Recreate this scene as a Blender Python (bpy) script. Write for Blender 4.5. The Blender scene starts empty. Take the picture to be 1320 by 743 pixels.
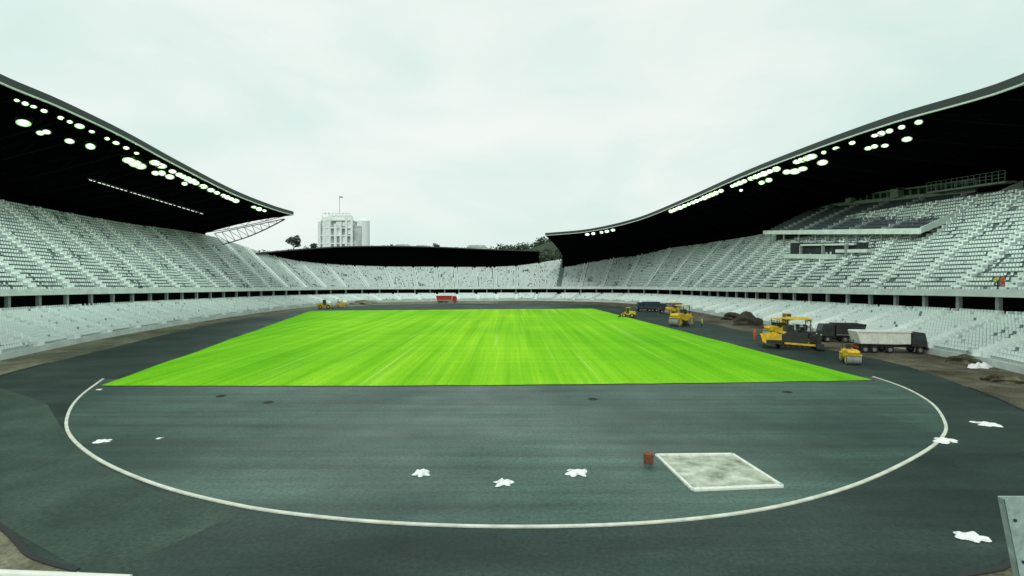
import bpy, bmesh, math, random
from mathutils import Vector, Matrix
random.seed(7)
C = bpy.context.scene.collection
F, H, Y0 = 650.0, 11.0, 358.0
V = Vector
def G(px, py, z=0.0):
    D = F*(H-z)/(py-Y0)
    return V(((px-660)/F*D, D, z))
def P(px, py, D):
    return V(((px-660)/F*D, D, H+(Y0-py)*D/F))

# ------------------------------------------------------------ materials
def mat(name, col, rough=0.8, var=0.0, scale=1.0, col2=None, bump=0.0, bscale=20.0, metal=0.0, spec=0.5, emit=0.0, stretch=None, detail=6):
    m = bpy.data.materials.new(name); m.use_nodes = True
    nt = m.node_tree; b = nt.nodes['Principled BSDF']
    b.inputs['Roughness'].default_value = rough
    b.inputs['Metallic'].default_value = metal
    b.inputs['Specular IOR Level'].default_value = spec
    b.inputs['Base Color'].default_value = (*col, 1)
    if emit:
        b.inputs['Emission Color'].default_value = (*col, 1); b.inputs['Emission Strength'].default_value = emit
        m.cycles.emission_sampling = 'NONE'
    tc = nt.nodes.new('ShaderNodeTexCoord')
    if var or col2:
        mp = nt.nodes.new('ShaderNodeMapping'); nt.links.new(tc.outputs['Object'], mp.inputs[0])
        if stretch: mp.inputs['Scale'].default_value = stretch
        n = nt.nodes.new('ShaderNodeTexNoise'); n.inputs['Scale'].default_value = scale; n.inputs['Detail'].default_value = detail
        n.inputs['Roughness'].default_value = 0.65
        nt.links.new(mp.outputs[0], n.inputs['Vector'])
        r = nt.nodes.new('ShaderNodeValToRGB')
        r.color_ramp.elements[0].position = 0.32; r.color_ramp.elements[1].position = 0.68
        c2 = col2 or tuple(min(1, c*(1+var)) for c in col)
        c1 = col if col2 else tuple(c*(1-var) for c in col)
        r.color_ramp.elements[0].color = (*c1, 1); r.color_ramp.elements[1].color = (*c2, 1)
        nt.links.new(n.outputs['Fac'], r.inputs[0]); nt.links.new(r.outputs[0], b.inputs['Base Color'])
    if bump:
        n2 = nt.nodes.new('ShaderNodeTexNoise'); n2.inputs['Scale'].default_value = bscale; n2.inputs['Detail'].default_value = 5
        nt.links.new(tc.outputs['Object'], n2.inputs['Vector'])
        bp = nt.nodes.new('ShaderNodeBump'); bp.inputs['Strength'].default_value = bump; bp.inputs['Distance'].default_value = 0.05
        nt.links.new(n2.outputs['Fac'], bp.inputs['Height']); nt.links.new(bp.outputs[0], b.inputs['Normal'])
    return m

def layered(name, c1, c2, big, streak, fine_amt, rough, spec, stretch=(1,1,1), samt=.3, rvar=.1):
    m = bpy.data.materials.new(name); m.use_nodes = True
    nt = m.node_tree; b = nt.nodes['Principled BSDF']; L = nt.links.new
    tc = nt.nodes.new('ShaderNodeTexCoord')
    def noise(sc, st=None, det=6):
        n = nt.nodes.new('ShaderNodeTexNoise'); n.inputs['Scale'].default_value = sc; n.inputs['Detail'].default_value = det
        n.inputs['Roughness'].default_value = .6
        if st:
            mp = nt.nodes.new('ShaderNodeMapping'); mp.inputs['Scale'].default_value = st
            L(tc.outputs['Object'], mp.inputs[0]); L(mp.outputs[0], n.inputs['Vector'])
        else: L(tc.outputs['Object'], n.inputs['Vector'])
        return n.outputs['Fac']
    def ramp(f, a, bcol, p0=.35, p1=.65):
        r = nt.nodes.new('ShaderNodeValToRGB'); r.color_ramp.elements[0].position = p0; r.color_ramp.elements[1].position = p1
        r.color_ramp.elements[0].color = (*a, 1); r.color_ramp.elements[1].color = (*bcol, 1); L(f, r.inputs[0]); return r.outputs[0]
    def mul(a, bb, f=1.0):
        x = nt.nodes.new('ShaderNodeMix'); x.data_type = 'RGBA'; x.blend_type = 'MULTIPLY'; x.inputs[0].default_value = f
        L(a, x.inputs[6]); L(bb, x.inputs[7]); return x.outputs[2]
    base = ramp(noise(big), c1, c2)
    s = ramp(noise(streak, stretch), (1-samt,)*3, (1+samt*.8,)*3)
    g = ramp(noise(5.0, None, 9), (1-fine_amt,)*3, (1+fine_amt,)*3)
    o = mul(mul(base, s), g)
    L(o, b.inputs['Base Color'])
    rr = ramp(noise(big*1.3), (rough-rvar,)*3, (rough+rvar,)*3)
    L(rr, b.inputs['Roughness']); b.inputs['Specular IOR Level'].default_value = spec
    b.inputs['Specular Tint'].default_value = (.74,1,.90,1)
    n2 = noise(25.0); bp = nt.nodes.new('ShaderNodeBump'); bp.inputs['Strength'].default_value = .2; bp.inputs['Distance'].default_value = .02
    L(n2, bp.inputs['Height']); L(bp.outputs[0], b.inputs['Normal'])
    return m

M = {}
M['ground'] = mat('ground', (.10,.12,.07), .95, col2=(.16,.17,.11), scale=.08, spec=.1)
M['dirt'] = layered('dirt', (.12,.13,.08), (.25,.26,.18), .12, .5, .3, .9, .1)
M['dirt_dark'] = layered('dirt_dark', (.06,.058,.036), (.18,.17,.12), .15, .5, .35, .9, .1)
M['asphalt'] = layered('asphalt', (.013,.027,.023), (.036,.061,.053), .05, .35, .32, .58, .32, (.25,1.2,1), .35)
M['asphalt_d'] = layered('asphalt_d', (.020,.050,.041), (.080,.150,.118), .045, .45, .34, .48, .46, (.07,1.8,1), .34, .14)
M['asphalt_old'] = layered('asphalt_old', (.030,.058,.044), (.064,.100,.076), .12, .3, .3, .6, .28, (.6,.6,1), .28)
M['concrete'] = mat('concrete', (.34,.38,.36), .85, var=.25, scale=.6, spec=.2)
M['concrete_white'] = mat('concrete_white', (.68,.77,.72), .8, var=.14, scale=.5, spec=.2)
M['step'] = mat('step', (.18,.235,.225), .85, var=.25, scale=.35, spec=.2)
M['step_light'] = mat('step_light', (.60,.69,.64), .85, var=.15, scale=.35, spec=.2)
M['stair'] = mat('stair', (.88,.96,.92), .85, var=.04, scale=.8, spec=.2)
M['seat_a'] = mat('seat_a', (.74,.85,.81), .5)
M['seat_b'] = mat('seat_b', (.46,.56,.57), .5)
M['seat_c'] = mat('seat_c', (.15,.20,.21), .5)
M['seat_d'] = mat('seat_d', (.085,.11,.115), .7, spec=.2)
M['black'] = mat('black', (.002,.003,.003), .95, spec=.0)  # roofs and back walls: the shade under the roof is put into the colour
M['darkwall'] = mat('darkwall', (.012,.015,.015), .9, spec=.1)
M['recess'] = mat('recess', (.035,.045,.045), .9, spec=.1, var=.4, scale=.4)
M['lip'] = mat('lip', (.035,.05,.05), .6)
M['steel_dark'] = mat('steel_dark', (.02,.026,.026), .7)
M['truss'] = mat('truss', (.004,.0055,.0055), .9, spec=.05)
M['steel_pale'] = mat('steel_pale', (.26,.34,.31), .5)
M['steel_mid'] = mat('steel_mid', (.10,.14,.13), .6)
M['trim'] = mat('trim', (.80,.88,.83), .5)
M['lamp'] = mat('lamp', (.85,1.0,.72), .5, emit=7)
M['halo_rim'] = mat('halo_rim', (.42,.66,.36), .5, emit=1.0)  # self-glowing rim, paints the soft halo of light round each lens
M['lampstrip'] = mat('lampstrip', (.9,1.0,.93), .5, emit=1.0)
M['yellow'] = mat('yellow', (.75,.50,.02), .45, var=.25, scale=2)
M['red'] = mat('red', (.50,.03,.02), .45, var=.25, scale=1.5)
M['blue'] = mat('blue', (.025,.05,.075), .5, var=.2, scale=1.5)
M['vwhite'] = mat('vwhite', (.78,.81,.72), .5, var=.15, scale=1.2)
M['vgrey'] = mat('vgrey', (.22,.24,.21), .6, var=.3, scale=1.5)
M['machine_dark'] = mat('machine_dark', (.03,.035,.03), .6, var=.3, scale=2)
M['rubber'] = mat('rubber', (.018,.018,.018), .85)
M['glass'] = mat('glass', (.03,.05,.055), .12)
M['kerb'] = mat('kerb', (.68,.72,.60), .7, var=.22, scale=1.2)
M['plastic'] = mat('plastic', (.9,.94,.92), .55, var=.06, scale=6)
M['sand'] = mat('sand', (.15,.20,.13), .95, col2=(.70,.76,.64), scale=.75, spec=.1, detail=10)
M['frame'] = mat('frame', (.80,.84,.74), .7, var=.15, scale=3)
M['rust'] = mat('rust', (.20,.065,.035), .8, var=.35, scale=4)
M['soil'] = mat('soil', (.060,.052,.038), .95, var=.4, scale=1.0, bump=.6, bscale=3)
M['galv'] = mat('galv', (.36,.47,.43), .5, var=.3, scale=9, metal=.3)
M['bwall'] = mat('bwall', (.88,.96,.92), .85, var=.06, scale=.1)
M['bopen'] = mat('bopen', (.54,.62,.59), .8, var=.3, scale=.25)  # like bwall, lightened so the colour itself carries distance haze
M['leaf'] = mat('leaf', (.03,.05,.028), .8, var=.5, scale=.15)
M['leaf_far'] = mat('leaf_far', (.055,.085,.06), .9, col2=(.11,.15,.105), scale=.05, spec=.1)
M['bark'] = mat('bark', (.06,.05,.04), .9)
M['hill'] = mat('hill', (.025,.04,.025), .95, col2=(.05,.075,.045), scale=.02, spec=.1)
M['skin'] = mat('skin', (.45,.28,.20), .6)
M['orange'] = mat('orange', (.85,.10,.02), .6)
M['navy'] = mat('navy', (.03,.04,.07), .8)
M['hivis'] = mat('hivis', (.65,.70,.03), .6)

def grass_mat():
    m = bpy.data.materials.new('turf'); m.use_nodes = True; nt = m.node_tree; L = nt.links.new
    b = nt.nodes['Principled BSDF']; b.inputs['Roughness'].default_value = .9; b.inputs['Specular IOR Level'].default_value = .05
    tc = nt.nodes.new('ShaderNodeTexCoord')
    def nz(sc, st, lo, hi, p0=.35, p1=.65, det=6):
        mp = nt.nodes.new('ShaderNodeMapping'); mp.inputs['Scale'].default_value = st; mp.inputs['Rotation'].default_value = (0,0,math.radians(-6))
        L(tc.outputs['Object'], mp.inputs[0])
        n = nt.nodes.new('ShaderNodeTexNoise'); n.inputs['Scale'].default_value = sc; n.inputs['Detail'].default_value = det; L(mp.outputs[0], n.inputs['Vector'])
        r = nt.nodes.new('ShaderNodeValToRGB'); r.color_ramp.elements[0].position = p0; r.color_ramp.elements[1].position = p1
        r.color_ramp.elements[0].color = (*lo,1); r.color_ramp.elements[1].color = (*hi,1); L(n.outputs['Fac'], r.inputs[0]); return r.outputs[0]
    def mul(a, c):
        x = nt.nodes.new('ShaderNodeMix'); x.data_type='RGBA'; x.blend_type='MULTIPLY'; x.inputs[0].default_value=1; L(a,x.inputs[6]); L(c,x.inputs[7]); return x.outputs[2]
    base = nz(.04,(1,.5,1),(.16,.56,.012),(.27,.72,.020))
    st = nz(.5,(1,.02,1),(.82,.90,.7),(1.26,1.10,1.5))
    st2 = nz(2.2,(1,.012,1),(.86,.94,.88),(1.18,1.05,1.3))
    hi_ = nz(.9,(1,.018,1),(1,1,1),(1.6,1.12,6.0),p0=.60,p1=.74)
    cr = nz(.25,(.05,1,1),(.90,.94,.92),(1.08,1.04,1))
    gr = nz(5,(1,1,1),(.82,.87,.82),(1.17,1.10,1.1),det=8)
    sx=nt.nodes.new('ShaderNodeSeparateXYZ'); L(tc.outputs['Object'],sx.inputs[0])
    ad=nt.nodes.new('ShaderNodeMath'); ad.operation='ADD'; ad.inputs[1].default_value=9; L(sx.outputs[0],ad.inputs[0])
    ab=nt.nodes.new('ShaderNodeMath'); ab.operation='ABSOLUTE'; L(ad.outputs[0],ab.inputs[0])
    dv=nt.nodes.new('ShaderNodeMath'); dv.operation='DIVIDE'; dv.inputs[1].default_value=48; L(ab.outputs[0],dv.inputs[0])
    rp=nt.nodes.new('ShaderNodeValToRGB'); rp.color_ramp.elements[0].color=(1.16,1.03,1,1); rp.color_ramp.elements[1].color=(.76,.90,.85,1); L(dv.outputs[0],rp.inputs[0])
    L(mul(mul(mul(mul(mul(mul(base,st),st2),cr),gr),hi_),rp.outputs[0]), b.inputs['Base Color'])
    return m
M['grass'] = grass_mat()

# ------------------------------------------------------------ mesh builder
class MB:
    def __init__(s): s.v=[]; s.f=[]; s.mi=[]
    def add(s, vs, fs, mi=0):
        b=len(s.v); s.v += [tuple(x) for x in vs]; s.f += [tuple(b+i for i in f) for f in fs]; s.mi += [mi]*len(fs)
    def obox(s, c, ax, ay, az, mi=0):
        vs=[c+ax*i+ay*j+az*k for k in (-1,1) for j in (-1,1) for i in (-1,1)]
        s.add(vs,[(0,2,3,1),(4,5,7,6),(0,1,5,4),(2,6,7,3),(0,4,6,2),(1,3,7,5)],mi)
    def box(s, cx,cy,cz,sx,sy,sz, mi=0, ry=0):
        ax=V((sx/2,0,0)); ay=V((0,sy/2,0)); az=V((0,0,sz/2))
        if ry:
            R=Matrix.Rotation(ry,3,'Y'); ax=R@ax; az=R@az
        s.obox(V((cx,cy,cz)),ax,ay,az,mi)
    def bar(s, p0,p1,w,h=None,mi=0):
        p0=V(p0); p1=V(p1); d=p1-p0; 
        if d.length<1e-6: return
        t=d.normalized(); up=V((0,0,1)) if abs(t.z)<.95 else V((1,0,0))
        a=t.cross(up).normalized(); b=a.cross(t)
        s.obox((p0+p1)/2, d/2, a*w/2, b*(h or w)/2, mi)
    def cyl(s, p0,p1,r0,r1=None,seg=16,mi=0):
        p0=V(p0); p1=V(p1); t=(p1-p0).normalized(); up=V((0,0,1)) if abs(t.z)<.95 else V((1,0,0))
        a=t.cross(up).normalized(); b=a.cross(t); r1=r0 if r1 is None else r1
        vs=[]
        for p,r in ((p0,r0),(p1,r1)):
            for i in range(seg):
                an=2*math.pi*i/seg; vs.append(p+(a*math.cos(an)+b*math.sin(an))*r)
        fs=[(i,(i+1)%seg,seg+(i+1)%seg,seg+i) for i in range(seg)]+[tuple(range(seg))[::-1],tuple(range(seg,2*seg))]
        s.add(vs,fs,mi)
    def prism(s, poly, y0,y1,mi=0):
        n=len(poly); vs=[(x,y0,z) for x,z in poly]+[(x,y1,z) for x,z in poly]
        s.add(vs,[tuple(range(n)),tuple(range(n,2*n))[::-1]]+[(i,n+i,n+(i+1)%n,(i+1)%n) for i in range(n)],mi)
    def build(s, name, mats, parent=None, bevel=0, smooth=False):
        me=bpy.data.meshes.new(name); me.from_pydata(s.v,[],s.f)
        for m in (mats if isinstance(mats,(list,tuple)) else [mats]): me.materials.append(m)
        if any(s.mi): me.polygons.foreach_set('material_index', s.mi)
        if smooth: me.polygons.foreach_set('use_smooth',[True]*len(me.polygons))
        if len(s.f)<20000:
            bm=bmesh.new(); bm.from_mesh(me); bmesh.ops.recalc_face_normals(bm,faces=bm.faces); bm.to_mesh(me); bm.free()
        o=bpy.data.objects.new(name,me); C.objects.link(o); o.parent=parent
        if bevel:
            bv=o.modifiers.new('bevel','BEVEL'); bv.width=bevel; bv.segments=2; bv.limit_method='ANGLE'
        return o
def tag(o,label=None,cat=None,group=None,kind=None):
    if label: o['label']=label
    if cat: o['category']=cat
    if group: o['group']=group
    if kind: o['kind']=kind
    return o
def empty(name,loc,rz,label,cat,group=None):
    o=bpy.data.objects.new(name,None); C.objects.link(o); o.location=loc; o.rotation_euler=(0,0,rz); return tag(o,label,cat,group)

def catmull(pts, n, closed=False):
    pts=[tuple(p) for p in pts]; out=[]; N=len(pts)
    rng = N if closed else N-1
    for i in range(rng):
        if closed: p=[pts[(i+k-1)%N] for k in range(4)]
        else: p=[pts[max(0,min(N-1,i+k-1))] for k in range(4)]
        for j in range(n):
            t=j/n
            out.append(tuple(.5*((2*b)+(-a+c)*t+(2*a-5*b+4*c-d)*t*t+(-a+3*b-3*c+d)*t**3) for a,b,c,d in zip(*p)))
    if not closed: out.append(pts[-1])
    return out
def sheet(name, pts, z, m, kind='structure'):
    me=bpy.data.meshes.new(name); bm=bmesh.new()
    vs=[bm.verts.new((p[0],p[1],z)) for p in pts]; f=bm.faces.new(vs)
    bmesh.ops.triangulate(bm,faces=bm.faces); bm.normal_update()
    for f in bm.faces:
        if f.normal.z<0: f.normal_flip()
    bm.to_mesh(me); bm.free(); me.materials.append(m)
    o=bpy.data.objects.new(name,me); C.objects.link(o); o['kind']=kind; return o

# ------------------------------------------------------------ ground sheets
mb=MB(); mb.add([(-4000,-500,0),(4000,-500,0),(4000,4000,0),(-4000,4000,0)],[(0,1,2,3)]); tag(mb.build('ground',M['ground']),kind='structure')
ctrl=[(-50,25,9.2,22,29),(-62,50,9.0,22,29),(-67.8,66.8,8.8,22,28.8),(-74.5,96.6,8.3,22,28),(-78.5,143,7.4,22,26.8),(-77,179,6.8,21,26),(-70,205,6.4,17,18.5),
 (-56,224,6.1,14,16.3),(-35,233,5.9,13,16.1),(0,238,5.9,13,16.6),(25,234,6.0,14,21.5),(45,221,6.3,17,24),(55.5,200,6.5,20,26),(58.5,172,6.9,22,27),(59,132,7.6,22,28),(60,99,8.2,22,27.5),(60,73.7,8.7,22,26.5),(58,57,8.8,22,26.5),(48,30,9,22,26)]
raw=catmull(ctrl,24)
S=[0.0]
for a,b in zip(raw,raw[1:]): S.append(S[-1]+math.hypot(b[0]-a[0],b[1]-a[1]))
TOT=S[-1]
import bisect
def st0(s):
    s=max(0,min(TOT-1e-6,s)); i=bisect.bisect_right(S,s)-1; u=(s-S[i])/(S[i+1]-S[i]); return [x+(y-x)*u for x,y in zip(raw[i],raw[i+1])]
def st(s):
    q=st0(s); a=st0(s-4); b=st0(s+4); t=V((b[0]-a[0],b[1]-a[1],0)).normalized(); n=V((-t.y,t.x,0)); return V((q[0],q[1],0)),t,n,q[2],q[3],q[4]
def s_near(x,y): return min(((st0(i*.5)[0]-x)**2+(st0(i*.5)[1]-y)**2,i*.5) for i in range(int(TOT*2)))[1]
inner=[(p[0],p[1]) for p in raw]
left=[p for p in inner if p[0]<-5]; right=[p for p in inner if p[0]>=-5]
sheet('dirt_ground',[(p[0]-1,p[1]+.3) for p in left]+[(-5,60),(-5,-20),(-50,-20)],.004,M['dirt'])
sheet('worked_ground',[(p[0]+1,p[1]+.3) for p in right]+[(50,-20),(-5,-20),(-5,60)],.004,M['dirt_dark'])
outer=[(-16.3,18.9),(-22.5,22.2),(-38,32),(-50,44),(-57.2,56.3),(-63,80.3),(-69,108),(-72.3,135),(-69,170),(-61,192),(-40,207),(0,212),(30,206),(42,185),(46.5,155),(47,125),(48.3,79),(49,63.8),(45.7,50.4),(42.2,41.6),(36,31),(21,20.6),(15.9,18.4),(0,15.2)]
oc=catmull(outer,10,True)
sheet('running_track',oc,.008,M['asphalt'])
kp=[(133,489),(104,511),(88,534),(89,560),(125,592),(200,625),(300,651),(400,666),(520,676),(660,680),(800,677),(920,667),(1020,650),(1110,623),(1180,590),(1214,565),(1218,545),(1200,520),(1165,500),(1125,486)]
kw=[G(*p) for p in kp]; kc=catmull([(p.x,p.y) for p in kw],12)
fl,fr=G(128,498),G(1128,491); bl,br=G(400,401),G(764,398)
sheet('infield_asphalt',kc,.016,M['asphalt_d'])
sheet('asphalt_lane',[tuple(G(*p)[:2]) for p in [(0,500),(60,520),(84,560),(130,600),(200,632),(312,659),(250,690),(178,722),(110,738),(0,676)]],.012,M['asphalt_old'])
gp=[]
for i in range(31):
    u=i/30; p=fl.lerp(fr,u); gp.append((p.x,p.y-1.1*math.sin(math.pi*u)+random.uniform(-.12,.12)))
for i in range(1,25): p=fr.lerp(br,i/24); gp.append((p.x+random.uniform(-.25,.25),p.y))
for i in range(1,20): p=br.lerp(bl,i/19); gp.append((p.x,p.y))
for i in range(1,24): p=bl.lerp(fl,i/24); gp.append((p.x+random.uniform(-.25,.25),p.y))
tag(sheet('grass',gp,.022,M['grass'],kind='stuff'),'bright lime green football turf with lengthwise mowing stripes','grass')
mb=MB()
for a,b in zip(gp[:30],gp[1:31]): mb.bar((a[0],a[1],.035),(b[0],b[1],.035),.10,.07)
tag(mb.build('turf_edge',M['soil']),kind='structure')
def ribbon(mb,pts,w,z0,z1,mi=0):
    n=len(pts); vs=[]
    for i,p in enumerate(pts):
        a=pts[max(0,i-1)]; b=pts[min(n-1,i+1)]; t=V((b[0]-a[0],b[1]-a[1],0)).normalized(); nn=V((-t.y,t.x,0))
        for o,z in ((-w/2,z0),(-w/2,z1),(w/2,z1),(w/2,z0)): vs.append(V((p[0],p[1],z))+nn*o)
    fs=[]
    for i in range(n-1):
        for k in range(3): fs.append((4*i+k,4*i+k+1,4*i+4+k+1,4*i+4+k))
    fs+= [(0,1,2,3),(4*n-4,4*n-1,4*n-2,4*n-3)]
    mb.add(vs,fs,mi)
mb=MB(); ribbon(mb,kc,.20,0,.07)
tag(mb.build('kerb',M['kerb']),kind='structure')
mb=MB(); ribbon(mb,oc[:45],.22,0,.06); tag(mb.build('track_border',M['steel_dark']),kind='structure')
mb=MB(); ribbon(mb,oc[-60:],.22,0,.06); tag(mb.build('track_border',M['steel_dark']),kind='structure')

# ------------------------------------------------------------ grandstands
C_OFF=11.
sL=s_near(-71,203); sR=s_near(20,235.5)
def along(a,b,step):
    n=max(2,int((b-a)/step)); return [a+(b-a)*i/n for i in range(n+1)]
def loft(secs, prof, mi=0, mb=None):
    mb=mb or MB(); vs=[]; k=None
    for s in secs:
        p,t,n,zC,e,zE=st(s); pr=prof(zC,e,zE); k=len(pr)
        for o,z in pr: vs.append(p+n*o+V((0,0,z)))
    fs=[(i*k+j,(i+1)*k+j,(i+1)*k+j+1,i*k+j+1) for i in range(len(secs)-1) for j in range(k-1)]
    mb.add(vs,fs,mi); return mb
NL,NU=13,25
def low_row(r,zC,e,zE): return (r*12.0/NL, .9+(zC-3.0-.9)*r/NL)
def up_row(r,zC,e,zE): return (C_OFF+.5+e*r/NU, zC+.15+(zE-zC-.15)*r/NU)
def low_prof(zC,e,zE):
    out=[(0,0),(0,.9)]
    for r in range(NL):
        o,z=low_row(r,zC,e,zE); o2,_=low_row(r+1,zC,e,zE); z2=low_row(r+1,zC,e,zE)[1]
        out+=[(o2,z),(o2,z2)]
    out.append((18.5,out[-1][1])); return out
def up_prof(zC,e,zE):
    out=[(C_OFF+.5,zC-.4),(C_OFF+.5,zC+.15)]
    for r in range(NU):
        o,z=up_row(r,zC,e,zE); o2,z2=up_row(r+1,zC,e,zE); out+=[(o2,z),(o2,z2)]
    out.append((C_OFF+e+3,out[-1][1])); return out
AIS=9.0
seats=[]
def seatfill(a,b,rowf,nrows,run,tier):
    for r in range(nrows):
        s=a+.3
        while s<b-.3:
            p,t,n,zC,e,zE=st(s)
            o,z=rowf(r,zC,e,zE); o2,_=rowf(r+1,zC,e,zE)
            q=st(s+.5)[0]+st(s+.5)[2]*o; ratio=max(.6,((q-(p+n*o)).length)/.5)
            k=round(s/AIS)*AIS
            pos=p+n*(o+(o2-o)*.62)+V((0,0,z))
            d=math.hypot(pos.x,pos.y)
            pitch=.54 if d<130 else .60
            if abs(s-k)*ratio>1.15 and abs(pos.x)<1.07*pos.y:
                blk=int(s//AIS)
                h=math.sin(blk*12.9+tier*5+int(r/4)*3.7+int(s/2.2)*1.9)*.5+.5
                if random.random()>(.28 if (h>.95 and tier==1) else .006):
                    x=random.random(); mi=0 if x<(.90 if tier==1 else .95) else (1 if x<.98 else 2)
                    seats.append((d,pos,t.copy(),n.copy(),mi,tier))
            s+=pitch/ratio
def grandstand(a,b,label):
    root=empty('grandstand',(0,0,0),0,label,'grandstand')
    sec=along(a,b,2.5)
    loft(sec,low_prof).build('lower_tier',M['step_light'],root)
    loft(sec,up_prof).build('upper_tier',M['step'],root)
    loft(sec,lambda zC,e,zE:[(C_OFF+.49,zC-.55),(C_OFF,zC-.55),(C_OFF,zC+.6),(C_OFF+.22,zC+.6),(C_OFF+.22,zC+.1)]).build('fascia_band',M['concrete_white'],root)
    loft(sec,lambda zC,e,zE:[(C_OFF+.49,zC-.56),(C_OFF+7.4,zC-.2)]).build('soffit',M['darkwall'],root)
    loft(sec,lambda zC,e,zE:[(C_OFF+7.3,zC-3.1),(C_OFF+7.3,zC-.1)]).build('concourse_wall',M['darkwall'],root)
    s=a+2; n=0
    while s<b-1 and n<98:
        p,t,nn,zC,e,zE=st(s); c=MB(); c.obox(p+nn*(C_OFF+1.5)+V((0,0,zC-1.78)),t*.28,nn*.3,V((0,0,1.25))); c.build('column',M['concrete'],root); s+=6.5; n+=1
    k=math.ceil(a/AIS)*AIS
    while k<b-.8:
        if k>a+.8:
            p,t,nn,zC,e,zE=st(k)
            for f,N in ((low_row,NL),(up_row,NU)):
                c=MB()
                for r in range(N):
                    o,z=f(r,zC,e,zE); o2,z2=f(r+1,zC,e,zE); hh=(z2-z)/2
                    c.obox(p+nn*((o+o2)/2+(o2-o)*.24)+V((0,0,z+hh/2+.01)),t*.72,nn*(o2-o)*.245,V((0,0,hh/2+.01)))
                    c.obox(p+nn*((o+o2)/2-(o2-o)*.26)+V((0,0,z+.012)),t*.72,nn*(o2-o)*.23,V((0,0,.012)))
                    for sg in (-1,1): c.obox(p+t*sg*.80+nn*((o+o2)/2)+V((0,0,z+.38)),t*.13,nn*(o2-o)*.5,V((0,0,.42)))
                c.build('stair',M['stair'],root)
        k+=AIS
    seatfill(a,b,low_row,NL,.9,0); seatfill(a,b,up_row,NU,.88,1)
    return root
gl=grandstand(sL-190 if sL>190 else 0,sL,'long two tier grandstand on the left under a big black roof')
gf=grandstand(sL,sR,'low curved end grandstand behind the pitch with a thin black canopy')
gr=grandstand(sR,min(TOT,sR+215),'two tier grandstand on the right with a box balcony under its roof')

def seat_faces(mb,pos,t,n,mi):
    up=V((0,0,1))
    a=pos-n*.22+up*.42; w=t*.225
    b=pos+n*.16+up*.40; c=pos+n*.26+up*.82
    mb.add([a-w,a+w,b+w,b-w,c+w,c-w,a-w-up*.14,a+w-up*.14],[(0,1,2,3),(3,2,4,5),(6,7,1,0)],mi)
seats.sort(key=lambda q:q[0])
near=seats[:300]; rest=seats[300:]
mb=MB()
for d,pos,t,n,mi,tier in rest: seat_faces(mb,pos,t,n,mi)
tag(mb.build('stadium_seats',[M['seat_a'],M['seat_b'],M['seat_c']]),'pale plastic seats filling both tiers all round the pitch','seats',kind='stuff')
smesh=[]
for m in ('seat_a','seat_b','seat_c'):
    c=MB(); c.box(0,-.02,.42,.45,.42,.04); c.obox(V((0,.22,.62)),V((.225,0,0)),V((0,.02,-.004)),V((0,.05,.2))); c.box(-.15,.05,.2,.05,.3,.4); c.box(.15,.05,.2,.05,.3,.4)
    o=c.build('stadium_seat',M[m],None,bevel=0); smesh.append(o.data); bpy.data.objects.remove(o)
nm=['white','pale grey','dark grey']
for d,pos,t,n,mi,tier in near:
    o=bpy.data.objects.new('stadium_seat',smesh[mi]); C.objects.link(o); o.location=pos; o.rotation_euler=(0,0,math.atan2(n.y,n.x)-math.pi/2)
    side='left' if pos.x<0 else 'right'; tr='lower' if tier==0 else 'upper'
    tag(o,f'{nm[mi]} plastic seat in the {tr} tier rows beside the {side} edge of the photo','seat',f'nearest {nm[mi]} seats of the {side} {tr} tier')

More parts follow.
